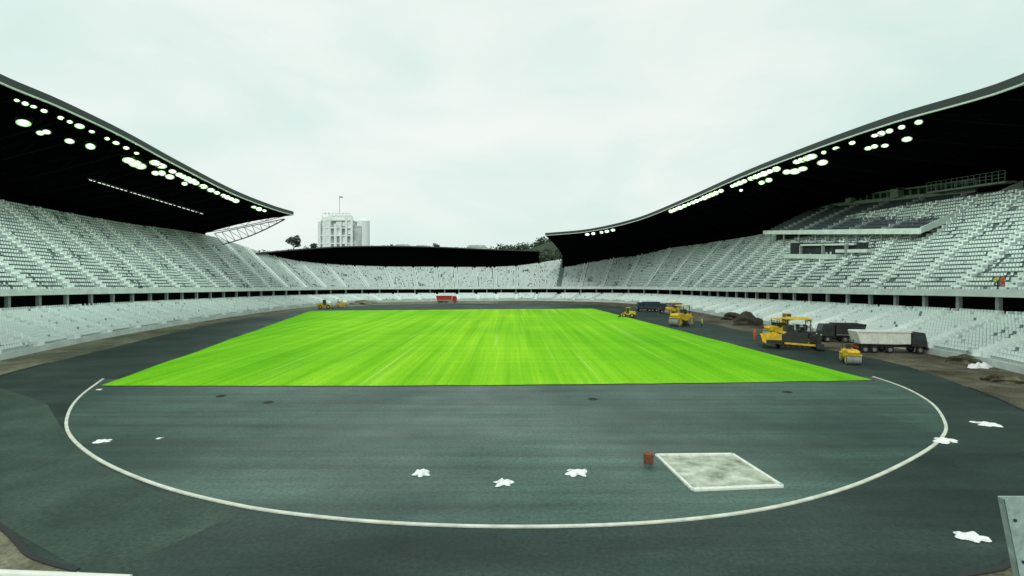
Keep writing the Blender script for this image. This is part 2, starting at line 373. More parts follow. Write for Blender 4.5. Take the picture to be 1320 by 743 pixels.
# ------------------------------------------------------------ roofs
def resamp(pts,n):
    q=catmull(pts,12); d=[0]
    for a,b in zip(q,q[1:]): d.append(d[-1]+(V(b)-V(a)).length)
    out=[]
    for i in range(n):
        s=d[-1]*i/(n-1); j=min(len(q)-2,bisect.bisect_right(d,s)-1); u=(s-d[j])/max(1e-6,d[j+1]-d[j]); out.append(V(q[j]).lerp(V(q[j+1]),min(1,u)))
    return out
def roof(root,front,back,bulge,thick,n=60,wall=10,trusses=16,trim=True):
    f=resamp(front,n); b=resamp(back,n); K=9
    def surf(i,u,dz=0): 
        p=f[i].lerp(b[i],u); p=p.copy(); p.z+=bulge*math.sin(math.pi*u)+dz; return p
    mb=MB(); vs=[]
    for i in range(n):
        for k in range(K): vs.append(surf(i,k/(K-1)))
        for k in range(K): vs.append(surf(i,1-k/(K-1),-thick))
    W=2*K
    fs=[(i*W+k,(i+1)*W+k,(i+1)*W+(k+1)%W,i*W+(k+1)%W) for i in range(n-1) for k in range(W)]
    fs+=[tuple(range(W)),tuple((n-1)*W+k for k in range(W))]
    mb.add(vs,fs); r=mb.build('roof',M['black'],root)
    c=MB(); c2=MB()
    for i in range(n-1):
        a=f[i]; d=f[i+1]
        for mbx,z0,z1,o in ((c,-thick*.84,.12,-.12),(c2,-thick*1.04,-thick*.86,-.16)):
            v=[]
            for p,q in ((a,i),(d,i+1)):
                n2=(b[q]-f[q]); n2.z=0; n2.normalize()
                v+=[p+n2*o+V((0,0,z0)),p+n2*o+V((0,0,z1)),p+n2*(.12)+V((0,0,z1)),p+n2*.12+V((0,0,z0))]
            mbx.add(v,[(0,4,5,1),(1,5,6,2),(2,6,7,3),(3,7,4,0)])
    c.build('roof_lip',M['lip'],r)
    if trim: c2.build('edge_trim',M['trim'],r)
    if wall is not None:
        w=MB(); vs=[]
        for p in b: vs+=[p-V((0,0,thick)),V((p.x,p.y,wall))]
        w.add(vs,[(2*i,2*i+2,2*i+3,2*i+1) for i in range(n-1)]); w.build('back_wall',M['black'],root)
    for j in range(trusses):
        i=int((j+.5)*(n-1)/trusses); c=MB(); N=9; pb=None; pt=None
        for k in range(N+1):
            u=.03+.9*k/N; dep=.3+1.8*math.sin(math.pi*min(1,u*.9+.02))
            t_=surf(i,u,-thick-.1); b_=t_-V((0,0,dep))
            if pt is not None:
                c.bar(pt,t_,.16); c.bar(pb,b_,.18); c.bar(pb if k%2 else pt,t_ if k%2 else b_,.11)
            pt,pb=t_,b_
        c.build('roof_truss',M['truss'],root)
    return f,b,surf
Lf=[(-55,38,36),(-63,52,37.2),(-68,67,37.9),(-69,77,38.0),(-70,91,37.3),(-71,107,35.7),(-72,130,33.6),(-72,151,32.6),(-72,166,32.6)]
Lb=[(-92,35,31.5),(-98,50,31.5),(-103,67,31.5),(-106,80,31.2),(-109,95,30.8),(-112,115,30.2),(-114,143,29.4),(-113,165,28.6),(-110,181,28)]
LR=roof(gl,Lf,Lb,.8,1.1)
Rf=[(48,38,33),(58,57,34),(59,78,36),(59,98,37),(59,128,37.8),(57,169,37),(49,200,34.4),(34,222,32.3),(15.7,238,31.9)]
Rb=[(105,30,33),(107,57,34),(107,78,35),(107,99,35),(105,132,35),(101,172,34),(86,218,30),(55,246,26.5),(25.5,256,23.6)]
RR=roof(gr,Rf,Rb,.8,1.1,trusses=20)
def under(RS,px,u,drop):
    """point hanging under the roof: at fraction u from the front edge, where the roof passes that bearing"""
    f,b,surf=RS; best=None
    for i in range(len(f)-1):
        for k in range(10):
            v=k/10; p=surf(i,u).lerp(surf(i+1,u),v); x=660+F*p.x/p.y
            if best is None or abs(x-px)<best[0]: best=(abs(x-px),p)
    return best[1]-V((0,0,drop))
c=MB()
e0=V((-76,168.5,30.6)); e1=V((-108,183,27.0)); pa=None; N=9
for k in range(N+1):
    u=k/N; top=e0.lerp(e1,u); bot=e0.lerp(V((-105,183,23.2)),u)-V((0,0,.2+.9*math.sin(math.pi*u)))
    c.bar(top,bot,.14)
    if pa: c.bar(pa[0],top,.24); c.bar(pa[1],bot,.30); c.bar(pa[1],top,.13)
    pa=(top,bot)
c.build('end_truss',M['steel_mid'],gl)
ff=[];bb=[]
s0=s_near(-75,192); s1=s_near(11,236.6); Z=[20.6,22.5,24.2,25.6,26.4,26.6,26.4,26,25.6,25.2,24.8]
for i in range(11):
    s=s0+(s1-s0)*i/10; p,t,n,zC,e,zE=st(s); p1=p+n*(C_OFF+e-3); p2=p+n*(C_OFF+e+2.5)
    ff.append((p1.x,p1.y,Z[i])); bb.append((p2.x,p2.y,Z[i]-.8))
roof(gf,ff,bb,.2,.5,wall=12,trusses=0,trim=False)
rs=empty('light_strip',(0,0,0),0,'long dashed strip of small lamps deep under the left roof','light strip')
for i in range(26):
    u=i/25; a=P(115+(258-115)*u,232+(275-232)*u,107+38*u); b=P(115+(258-115)*(u+.024),232+43*(u+.024),107+38*(u+.024))
    c=MB(); c.bar(a,b,.13,.11); c.build('lamp',M['lampstrip'],rs)
c=MB(); c.bar(P(113,231,107)+V((0,0,.25)),P(262,275.8,146.5)+V((0,0,.25)),.2,.2); c.build('rail',M['steel_dark'],rs)

# ------------------------------------------------------------ floodlights
def lampmesh():
    h=MB(); h.cyl((0,0,.0),(0,.5,.12),.62,.36,14); h.bar((-.66,.2,.05),(-.66,.2,.95),.07); h.bar((.66,.2,.05),(.66,.2,.95),.07); h.bar((-.7,.2,.95),(.7,.2,.95),.09)
    l=MB(); l.cyl((0,-.26,-.10),(0,-.02,.0),.20,.42,14)
    g=MB(); g.cyl((0,-.06,-.02),(0,.02,.0),.62,.62,18)  # glowing disc added behind the lens for the light's soft falloff
    return h.build('housing',M['steel_dark']),g.build('halo_rim',M['halo_rim']),l.build('lens',M['lamp'])
LM=lampmesh(); first=[True]
def flood(p,sc,label,group,yaw):
    o=empty('floodlight',p,yaw,label,'floodlight',group); sx=random.uniform(1.15,1.6); o.scale=(sc*sx,sc,sc*random.uniform(.75,.95))
    for q in LM:
        if first[0]: c=q
        else: c=q.copy(); C.objects.link(c)
        c.parent=o
    first[0]=False
def flood_at(RS,px,py,sc,label,group,yaw):
    best=min(((lambda p:(abs(Y0-F*(p.z-H)/p.y-py),u))(under(RS,px,u,2.6)) for u in [.04+.03*i for i in range(26)]))
    flood(under(RS,px,best[1],2.6),sc,label,group,yaw)
LL=[(30,160,1.3),(60,172,.8),(90,181,1.0),(116,190,1.1),(166,209,1.3),(174,212,1.5),(181,214,1.3),(200,222,1.0),(209,225,1.1),(219,228,1.2),(238,238,.9),(52,170,.8)]
for x,y,s in LL: flood_at(LR,x,y,s*.85,'round lit floodlight hanging well inside under the left roof','inner row of floodlights under the left roof',.6)
LE=[22,32,44,56,78,90,102,118,138,150,163,176,200,208,222,231,236,242,247,252,262,272,280,288,293,298,304,327,334,341]
for x in LE:
    flood(under(LR,x,.05,1.6),(.42 if x<60 else .62 if x<200 else .98)*random.uniform(.75,1.2),'small lit floodlight in the row along the left roof edge','row of floodlights along the left roof edge',.6)
RE=[865,869,873,877,882,888,893,898,903,908,913,918,923,929,944,949,954,959,968,975,980,985,992,1001,1028,1034,1040,1046,1062,1077,1098,1127,1135,1146,1162,1185]
for x in RE:
    flood(under(RR,x,.04,1.6),random.uniform(.65,1.0)*(1.25 if x<1050 else .8),'small lit floodlight in the row along the right roof edge','row of floodlights along the right roof edge',-.6)
RI=[(955,246,.8),(982,236,1.3),(991,233,1.3),(1014,223,1.2),(1024,221,1.6),(1034,218,1.3),(1060,210,1.3),(1119,192,.8),(1126,190,.9),(1140,187,.8),(1168,180,1.1)]
for x,y,s in RI: flood_at(RR,x,y,s*.8,'round lit floodlight hanging further inside under the right roof','inner row of floodlights under the right roof',-.6)
for x in (757,765,775,782,790):
    flood(under(RR,x,.08,1.6),1.1,'lit floodlight under the far tip of the right roof','floodlights under the far tip of the right roof',-.2)
def lampl(p,e,outx):
    l=bpy.data.lights.new('floodlight_beam','SPOT'); l.energy=e; l.color=(.84,1,.90); l.shadow_soft_size=1.2; l.spot_size=math.radians(120); l.spot_blend=.9
    o=bpy.data.objects.new('floodlight_beam',l); C.objects.link(o); o.location=p
    o.rotation_euler=V((outx*.75,0,-1)).to_track_quat('-Z','Y').to_euler()
for x in (-8,60,130,190,240,285,320): lampl(under(LR,x,.22,3.2),5600,-1)
for x in (1330,1240,1160,1090,1030,980,935,890,850,800): lampl(under(RR,x,.22,3.2),5000,1)

# ------------------------------------------------------------ box balcony in the right stand
def gpt(u,w,dz=0):
    D=101+67*u; xf=82+2*u; xb=102-2*u; zf=20.3+5.7*u; zb=28.6+5.4*u
    return V((xf+(xb-xf)*w, D, zf+(zb-zf)*w+dz))
bal=MB(); R_=12; vs=[]; NU2=14; prof=[]
for r in range(R_): prof+=[(r/R_,r),((r+1)/R_,r)]
for i in range(NU2+1):
    u=i/NU2
    for w,r in prof:
        p=gpt(u,w); p.z=gpt(u,r/R_).z; vs.append(p)
k=len(prof)
bal.add(vs,[(i*k+j,(i+1)*k+j,(i+1)*k+j+1,i*k+j+1) for i in range(NU2) for j in range(k-1)])
balo=bal.build('balcony',M['seat_d'],gr)
c=MB()
for i in range(120):
    for r in range(R_):
        if i%20 in (0,1): continue
        u=(i+.5)/120; p=gpt(u,(r+.55)/R_); p.z=gpt(u,r/R_).z
        seat_faces(c,p,V((0,-1,0)),V((1,0,0)),0)
tag(c.build('balcony_seats',M['seat_d'],balo),kind='stuff')
for i in range(0,120,20):
    m=MB(); ua=(i+1)/120
    for r in range(R_):
        p=gpt(ua,(r+.5)/R_); p.z=gpt(ua,r/R_).z+.17; m.obox(p,V((.82,0,0)),V((0,.42,0)),V((0,0,.17)))
        m.obox(p+V((0,-.5,.3)),V((.84,0,0)),V((0,.07,0)),V((0,0,.5)))
    m.build('stair',M['concrete_white'],balo)
c=MB(); c.bar(gpt(0,0,.0)+V((-.2,0,0)),gpt(1,0,.0)+V((-.2,0,0)),.3,1.2); c.build('parapet',M['concrete_white'],balo)
c=MB(); a=gpt(0,0,-.5)+V((-.35,-.02,0)); b=gpt(0,1.0,-.6)+V((0,-.02,0)); c.add([a,b,b+V((0,0,2.4)),a+V((0,0,1.2)),a+V((0,-.35,0)),b+V((0,-.35,0)),b+V((0,-.35,2.4)),a+V((0,-.35,1.2))],[(0,1,2,3),(4,7,6,5),(0,4,5,1),(3,2,6,7),(0,3,7,4),(1,5,6,2)]); c.build('end_wall',M['concrete_white'],balo)
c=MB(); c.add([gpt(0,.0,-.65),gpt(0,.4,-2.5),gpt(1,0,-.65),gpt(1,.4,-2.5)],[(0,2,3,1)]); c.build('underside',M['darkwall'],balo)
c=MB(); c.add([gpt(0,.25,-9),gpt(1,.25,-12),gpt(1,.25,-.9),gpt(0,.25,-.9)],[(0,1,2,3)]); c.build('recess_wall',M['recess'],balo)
for i in range(8):
    u=.06+.9*i/7; p=gpt(u,.05); c=MB(); c.obox(V((p.x,p.y,p.z-2.7)),V((.18,0,0)),V((0,.22,0)),V((0,0,2.0))); c.build('column',M['concrete'],balo)
q=lambda D,X,z:V((X,D,z))
c=MB()
for D0,D1,X,za,zb,hh in ((113,124,79.5,16.6,17.1,.8),(122,146,78.5,15.4,16.6,1.2),(118,140,80.0,18.6,19.8,.45)):
    c.add([q(D0,X,za),q(D1,X,zb),q(D1,X,zb+hh),q(D0,X,za+hh),q(D0,X+3,za),q(D1,X+3,zb),q(D1,X+3,zb+hh),q(D0,X+3,za+hh)],[(0,1,2,3),(3,2,6,7),(4,7,6,5),(0,4,5,1),(0,3,7,4),(1,5,6,2)])
c.build('landing_wall',M['concrete_white'],gr)
for D0,z0 in ((120,15.8),(129,16.2),(139,16.6)):
    m=MB(); m.obox(q(D0,79.6,z0+1.4),V((.3,0,0)),V((0,.25,0)),V((0,0,1.8))); m.build('landing_column',M['concrete'],gr)
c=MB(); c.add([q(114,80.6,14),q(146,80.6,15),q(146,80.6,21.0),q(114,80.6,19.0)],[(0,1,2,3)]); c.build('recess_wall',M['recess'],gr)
c=MB(); cw=MB()
def bx(D,dz,x=101.6): 
    u=(D-101)/67; return V((x-2*u,D,29.0+5.2*u+dz))
c.bar(bx(110,.4),bx(166,.2),.5,.9); c.bar(bx(110,2.7),bx(150,2.2),.8,.35)
for i in range(17):
    D=110+i*2.5
    c.obox(bx(D,1.7),V((.2,0,0)),V((0,.12,0)),V((0,0,1.0)))
c.obox(bx(131,1.6,100.9),V((.8,0,0)),V((0,1.4,0)),V((0,0,1.2))); c.obox(bx(148,1.4,100.8),V((.8,0,0)),V((0,1.1,0)),V((0,0,1.0)))
c.build('box_wall',M['concrete'],balo)
cw.add([bx(110,.85,102.1),bx(153,.65,102.1),bx(153,2.1,102.1),bx(110,2.55,102.1)],[(0,1,2,3)]); cw.build('window_band',M['glass'],balo)
c=MB(); a=V((99,100,30.0)); b=V((99,119,31)); c.bar(a,b,2.4,.4); c.build('platform',M['concrete'],balo)
c=MB()
for i in range(15):
    p=a.lerp(b,i/14)+V((-1.2,0,.3)); c.bar(p,p+V((0,0,2.0)),.1)
for dz in (.9,1.6,2.3): c.bar(a+V((-1.2,0,dz)),b+V((-1.2,0,dz)),.08)
c.build('railing',M['steel_pale'],balo)

# ------------------------------------------------------------ vehicles
def wheel(root,x,y,r,w,rim='vgrey'):
    c=MB(); c.cyl((x,y-w/2,r),(x,y+w/2,r),r,r,20); t=c.build('wheel',M['rubber'],root,bevel=.04)
    c=MB(); c.cyl((x,y-w/2-.03,r),(x,y+w/2+.03,r),r*.52,r*.52,14); c.build('rim',M[rim],t)
def truck(loc,rz,cab,bed,label,L=8.6,group=None,load=False):
    t=empty('tipper_truck',loc,rz,label,'truck',group); h=L/2
    c=MB(); c.box(0,0,.95,L-.5,.9,.3); c.build('chassis',M['machine_dark'],t)
    c=MB(); c.prism([(h-2.0,1.0),(h,1.0),(h,1.9),(h-.25,3.0),(h-2.0,3.05)],-1.22,1.22); cb=c.build('cab',M[cab],t,bevel=.08)
    c=MB(); c.obox(V((h-.1,0,2.4)),V((-.13,0,.5)),V((0,1.05,0)),V((.03,0,.01))); c.build('windscreen',M['glass'],cb)
    for sy in (-1.225,1.225):
        c=MB(); c.box(h-1.0,sy,2.35,1.0,.03,.75); c.build('side_window',M['glass'],cb)
    c=MB(); c.box(h+.04,0,.75,.25,2.4,.4); c.build('bumper',M['machine_dark'],t)
    for y in (-.9,.9):
        c=MB(); c.box(h+.03,y,1.25,.08,.35,.2); c.build('headlight',M['trim'],cb)
    b=MB(); x0,x1=-h,h-2.2
    b.prism([(x0-.25,3.1),(x0+.3,1.35),(x1,1.35),(x1,3.1),(x1+.0,3.25),(x1-.12,3.25),(x1-.12,1.5),(x0+.38,1.5),(x0-.12,3.1)],-1.2,1.2)
    for s in (-1,1):
        b.prism([(x0-.25,3.1),(x0+.3,1.35),(x1,1.35),(x1,3.1)],s*1.2,s*1.27)
        for i in range(7): b.box(x0+.7+i*(x1-x0-1.2)/6,s*1.31,2.25,.12,.1,1.6)
        b.box((x0+x1)/2,s*1.33,3.1,x1-x0+.2,.14,.16)
    b.build('tipper_body',M[bed],t,bevel=.02)
    for x in (h-.9,-.3,-h+2.2,-h+.95):
        for y in (-1.02,1.02): wheel(t,x,y,.52,.36)
    c=MB(); c.box(-h+.1,0,.8,.1,2.2,.25); c.build('tail_bar',M['red'],t)
    return t
def crawler(t,y,L,r=.42):
    c=MB(); h=L/2; pts=[]
    for i in range(9): a=-math.pi/2+math.pi*i/8; pts.append((h-r+r*math.cos(a),r+r*math.sin(a)))
    for i in range(9): a=math.pi/2+math.pi*i/8; pts.append((-h+r+r*math.cos(a),r+r*math.sin(a)))
    c.prism(pts,y-.25,y+.25); o=c.build('crawler_track',M['rubber'],t)
    for i in range(5):
        c=MB(); c.cyl((-h+r+(L-2*r)*i/4,y-.28,r),(-h+r+(L-2*r)*i/4,y+.28,r),.24,.24,12); c.build('track_wheel',M['machine_dark'],o)
def paver(loc,rz,label):
    t=empty('asphalt_paver',loc,rz,label,'paver'); t.scale=(1.06,1.06,1.14)
    crawler(t,-1.1,3.8); crawler(t,1.1,3.8)
    c=MB(); c.prism([(-1.9,.8),(1.6,.8),(1.6,1.9),(.8,2.25),(-1.9,2.25)],-1.25,1.25); c.build('engine_body',M['machine_dark'],t,bevel=.06)
    c=MB()
    for i in range(4): c.box(-1.25+i*.62,-1.27,1.75,.45,.04,.45)
    c.box(-.1,-1.28,2.15,3.2,.05,.14); c.box(1.2,0,2.15,.6,2.3,.25); c.build('side_panel',M['yellow'],t)
    c=MB(); 
    for s in (-1,1): c.prism([(1.6,.9),(3.6,.75),(3.9,1.7),(1.6,2.0)],s*1.55,s*1.65)
    c.box(1.65,0,1.3,.1,3.1,1.1); c.box(2.6,0,.7,2.1,3.1,.12); c.build('hopper',M['yellow'],t,bevel=.03)
    for s in (-1,1): c=MB(); c.box(2.6,s*1.69,.95,2.1,.06,.5); c.build('hopper_skirt',M['machine_dark'],t)
    c=MB(); c.cyl((3.9,-1.2,.5),(3.9,1.2,.5),.14); c.box(3.75,0,.5,.25,2.6,.25); c.build('push_roller',M['machine_dark'],t)
    c=MB(); c.box(-.7,0,4.05,3.6,2.9,.14); c.box(-.7,0,4.16,2.6,2.2,.1); c.box(-2.3,0,3.9,.15,2.8,.35); c.build('canopy',M['yellow'],t,bevel=.05)
    for x in (-2.2,.8):
        for y in (-1.25,1.25): c=MB(); c.bar((x,y,1.9),(x,y,4.0),.11); c.build('canopy_post',M['machine_dark'],t)
    c=MB(); c.box(-1.5,0,2.35,1.0,2.4,.1); c.box(-1.0,-.6,2.85,.35,.7,.7); c.box(-1.6,-.7,2.6,.45,.5,.45); c.box(-1.6,.7,2.6,.45,.5,.45); c.box(-1.85,-.7,2.95,.1,.5,.6); c.box(-1.85,.7,2.95,.1,.5,.6); c.bar((-2.2,-1.25,3.0),(.8,-1.25,3.0),.06); c.bar((-2.2,1.25,3.0),(.8,1.25,3.0),.06); c.box(.3,0,2.7,.9,1.9,.9); c.build('operator_station',M['machine_dark'],t)
    c=MB(); c.cyl((.6,.6,2.0),(.6,.6,3.6),.11); c.build('exhaust',M['vgrey'],t)
    c=MB(); c.box(-3.2,0,.55,.9,4.6,.7); c.box(-3.75,0,.3,.5,4.8,.08); c.bar((-3.2,-2.0,.6),(-3.2,-2.0,1.9),.1); c.bar((-3.2,2.0,.6),(-3.2,2.0,1.9),.1); c.bar((-3.2,-2.0,1.9),(-3.2,2.0,1.9),.06); c.box(-3.2,-1.5,1.3,.6,.5,.8); c.box(-3.2,1.2,1.2,.6,.7,.6); c.build('screed',M['machine_dark'],t,bevel=.03)
    for s in (-1,1): c=MB(); c.bar((1.2,s*1.42,.8),(-3.0,s*1.42,.6),.16,.24); c.build('tow_arm',M['yellow'],t)
    return t
def roller(loc,rz,label,s=1.0,canopy=True,col='yellow',group=None):
    t=empty('road_roller',loc,rz,label,'road roller',group); t.scale=(s,s,s)
    for x in (-1.15,1.15):
        c=MB(); c.cyl((x,-.7,.5),(x,.7,.5),.5,.5,26); c.build('drum',M['vgrey'],t)
        c=MB()
        for y in (-.78,.78): c.box(x,y,.72,.22,.08,.9)
        c.box(x,0,1.1,.5,1.64,.12); c.build('drum_yoke',M[col],t)
    c=MB(); c.prism([(-.2,.6),(.1,.7),(1.35,1.12),(1.5,1.35),(1.4,1.6),(.2,1.65),(-.2,1.3),(-1.4,1.55),(-1.5,1.2),(-.9,.75)],-.62,.62); c.build('body',M[col],t,bevel=.05)
    c=MB(); c.box(-.55,0,1.55,.5,.5,.14); c.box(-.78,0,1.85,.1,.5,.5); c.build('seat',M['machine_dark'],t)
    c=MB(); c.bar((.15,0,1.5),(-.05,0,1.95),.06); c.cyl((-.05,0,1.95),(-.08,0,1.99),.2,.2,12); c.build('steering_wheel',M['machine_dark'],t)
    c=MB()
    for y in (-.58,.58): c.bar((-.95,y,1.3),(-.95,y,2.55),.07)
    c.bar((-.95,-.6,2.55),(-.95,.6,2.55),.075); c.build('roll_bar',M['machine_dark'],t)
    if canopy:
        for y in (-.58,.58): c=MB(); c.bar((.25,y,1.5),(.25,y,2.55),.07); c.build('canopy_post',M['machine_dark'],t)
        c=MB(); c.box(-.35,0,2.62,1.6,1.4,.1); c.build('canopy',M[col],t,bevel=.04)
    return t
def loader(loc,rz,label,col='yellow',s=1.0):
    t=empty('wheel_loader',loc,rz,label,'loader'); t.scale=(s,s,s)
    for x in (-1.3,1.3):
        for y in (-.95,.95): wheel(t,x,y,.62,.5,col)
    c=MB(); c.prism([(-2.5,.9),(-.3,.8),(-.3,2.0),(-2.3,1.85)],-.75,.75); c.build('engine_cover',M[col],t,bevel=.07)
    c=MB(); c.prism([(-.3,.7),(1.9,.7),(1.9,1.2),(1.0,1.5),(-.3,1.3)],-.45,.45); c.build('front_frame',M[col],t,bevel=.04)
    c=MB(); c.prism([(-.6,2.0),(-.3,1.3),(.7,1.3),(.75,2.2),(.5,3.05),(-.5,3.05)],-.62,.62); cb=c.build('cab',M['glass'],t)
    c=MB(); c.box(0,0,3.12,1.35,1.4,.12)
    for x,y in ((-.55,-.64),(-.55,.64),(.62,-.64),(.62,.64)): c.bar((x,y,1.4),(x*.9,y,3.1),.08)
    c.build('cab_frame',M[col],cb)
    for y in (-.4,.4):
        c=MB(); c.bar((.9,y,1.6),(2.6,y,.6),.14,.3); c.build('lift_arm',M[col],t)
    c=MB(); c.prism([(2.5,.2),(3.4,.1),(3.35,.2),(2.65,.35),(2.6,1.0),(2.9,1.25),(2.8,1.3),(2.45,1.0)],-1.25,1.25); c.build('bucket',M['machine_dark'],t)
    return t
def on(px,py,dx=0,dy=0): p=G(px,py); return (p.x+dx,p.y+dy,.012)
R=math.radians
paver(on(1020,449),R(164),'big asphalt paver with flat yellow canopy and dark body on the track at right')
roller(on(1096,468),R(250),'small yellow ride-on roller standing alone nearest the camera on the track at right',1.1,False)
truck(on(1152,456,0,1.2),R(-7),'machine_dark','vwhite','tipper truck with pale body and dark cab parked side on by the right stand',9.2)
truck(on(1083,441,0,0),R(170),'machine_dark','machine_dark','dark feeder truck between the yellow paver and the pale tipper',6.6)
roller(on(878,420),R(215),'large yellow roller with canopy beside the right edge of the turf',1.75)
loader(on(810,409),R(160),'small yellow loader at the right rear of the turf',s=.85)
truck(on(835,402),R(175),'blue','blue','dark blue tipper truck, left one of two parked at the far right bend',7.0)
truck(on(857,404,1.5,0),R(170),'machine_dark','vgrey','grey and black truck, right one of two parked at the far right bend',6.6)
roller(on(865,407,2,5),R(200),'yellow roller behind the large canopied roller',1.3)
roller(on(1004,436,0,1),R(190),'yellow canopied roller just behind the left end of the paver',1.3)
loader(on(1000,425,4,3),R(185),'yellow loader in front of the soil heap behind the paver',s=1.0)
loader(on(418,398),R(20),'yellow wheel loader at the far left bend of the track',s=1.0)
roller(on(440,397),R(10),'small yellow roller to the right of the far left loader',1.2)
truck(on(576,391),R(5),'red','red','red tipper truck in front of the far end stand',8.6)
tr=empty('flat_trailer',on(1068,440,1,4),R(172),'low dark flat trailer behind the yellow paver','trailer')
c=MB(); c.box(0,0,1.0,6,2.3,.25); c.build('deck',M['machine_dark'],tr)
for x in (-2,-1,2):
    for y in (-.9,.9): wheel(tr,x,y,.45,.3)

def lump(name,p,rx,ry,h,m,label,cat,seed,group=None,rough=.35):
    rnd=random.Random(seed); bm=bmesh.new()
    bmesh.ops.create_icosphere(bm,subdivisions=4,radius=1)
    ph=[(rnd.uniform(0,6.28),rnd.uniform(1,6),rnd.uniform(1,6),rnd.uniform(1,6)) for _ in range(9)]
    for v in bm.verts:
        c=v.co; k=1+rough*sum(math.sin(a+fx*c.x*1.7+fy*c.y*1.7+fz*c.z) for a,fx,fy,fz in ph)/5
        zz=max(0,c.z); v.co=V((c.x*rx*k,c.y*ry*k,zz*h*k*(1.15-.3*math.hypot(c.x,c.y)))) if c.z>=0 else V((c.x*rx*k,c.y*ry*k,-.02))
    me=bpy.data.meshes.new(name); bm.to_mesh(me); bm.free(); me.materials.append(m)
    o=bpy.data.objects.new(name,me); C.objects.link(o); o.location=p; return tag(o,label,cat,group)
lump('soil_heap',on(955,419,1.5,0),3.0,2.2,2.2,M['soil'],'dark soil heap left of the orange clad worker','heap',1)
lump('soil_heap',on(1000,420,6,5),3.4,2.5,2.8,M['soil'],'dark soil heap rising behind the yellow paver','heap',2)
lump('soil_heap',on(925,412,4,0),2.6,2.0,1.6,M['soil'],'low dark soil heap furthest up the right dirt strip','heap',3)
lump('soil_heap',on(1290,492,.5,0),1.8,1.1,.7,M['dirt_dark'],'low brown soil heap at the right photo edge','heap',4)
lump('soil_heap',on(1235,468,1,0),2.2,1.2,.8,M['dirt_dark'],'brown soil heap to the right of the pale tipper','heap',5)
lump('rubble_heap',on(470,392,0,0),6,3,1.3,M['dirt'],'pale rubble heap at the far left bend','heap',6)

def litter(px,py,w,h,label,seed):
    p=G(px,py); rnd=random.Random(seed); bm=bmesh.new(); n=17
    ph=[(rnd.uniform(0,6.28),rnd.uniform(-11,11),rnd.uniform(-11,11)) for _ in range(7)]
    ed=[(rnd.uniform(0,6.28),rnd.randint(2,7)) for _ in range(4)]
    g={}
    for i in range(n):
        for j in range(n):
            x=(i/(n-1)-.5); y=(j/(n-1)-.5); r=max(abs(x),abs(y))*2; a=math.atan2(y,x)
            k=1+.16*sum(math.sin(m_*a+q_) for q_,m_ in ed)*r
            z=(.35+.65*max(0,1-r**2.5))*h*(.35+.5*abs(sum(math.sin(q+fx*x+fy*y) for q,fx,fy in ph))/3)
            if r>.97: z=0
            rr=max(1.0,math.hypot(x,y)/(max(abs(x),abs(y))+1e-6)); sq=1/(rr**.6)
            g[i,j]=bm.verts.new((x*w*k*sq+rnd.uniform(-.015,.015),y*w*.85*k*sq,max(.012,z)+rnd.uniform(0,.025)))
    for i in range(n-1):
        for j in range(n-1): bm.faces.new((g[i,j],g[i+1,j],g[i+1,j+1],g[i,j+1]))
    me=bpy.data.meshes.new('plastic_sheet'); bm.to_mesh(me); bm.free(); me.materials.append(M['plastic'])
    o=bpy.data.objects.new('plastic_sheet',me); C.objects.link(o); o.location=(p.x,p.y,.018); tag(o,label,'plastic sheet')
litter(543,612,.85,.30,'crumpled white sheet on the asphalt, leftmost of the middle three',1)
litter(650,624,.85,.26,'crumpled white sheet lying between the two others in the middle',2)
litter(744,611,1.05,.28,'crumpled white sheet on the asphalt nearest the sand pit',3)
litter(1274,548,1.4,.20,'flat white sheet on the outer track near the right edge',4)
litter(1218,569,1.35,.22,'white sheet lying across the right side of the white kerb',5)
litter(1251,694,1.0,.24,'crumpled white sheet on the track at the lower right',6)
litter(131,570,.9,.12,'thin white scrap inside the left bend of the kerb',7)
litter(1262,474,2.4,.8,'white heap of sheeting on the dirt at the right',8)
litter(205,566,.35,.05,'tiny white scrap right of the thin scrap at left',9)
litter(128,503,.5,.06,'tiny white scrap beside the left front corner of the turf',10)

q=[G(846,588),G(944,587),G(1008,628),G(893,633)]
pit=empty('sand_pit',(0,0,0),0,'white framed sand pit lying in the dark infield asphalt','sand pit')
me=MB(); me.add([p+V((0,0,.03)) for p in q],[(0,1,2,3)]); me.build('sand',M['sand'],pit)
me=MB()
for a,b,w in ((q[0],q[1],.20),(q[1],q[2],.2),(q[2],q[3],.28),(q[3],q[0],.16)): me.bar(a+V((0,0,.06)),b+V((0,0,.06)),w,.12)
me.build('frame',M['frame'],pit)
cr=empty('rusty_drum',on(836,597),.2,'rust brown drum standing at the left corner of the sand pit','drum')
c=MB(); c.cyl((0,0,0),(0,0,.55),.28,.28,20); c.build('shell',M['rust'],cr,bevel=.02)
for z in (.2,.38,.54):
    c=MB(); c.cyl((0,0,z-.02),(0,0,z+.02),.3,.3,20); c.build('hoop',M['rust'],cr)
for (x,y,lab) in [(285,511,'dark drain cover in the left part of the infield asphalt'),(764,515,'dark drain cover below the middle of the turf edge'),(1015,506,'dark drain cover in the right part of the infield asphalt'),(346,519,'dark drain cover to the right of the leftmost cover')]:
    p=G(x,y); o=empty('drain_cover',(p.x,p.y,.018),0,lab,'drain cover')
    c=MB(); c.cyl((0,0,0),(0,0,.02),.45,.45,20); c.build('ring',M['steel_dark'],o)
    c=MB(); c.cyl((0,0,.02),(0,0,.035),.36,.36,20)
    for k in range(5): c.box(0,-.24+.12*k,.04,.5,.03,.02)
    c.build('lid',M['machine_dark'],o)

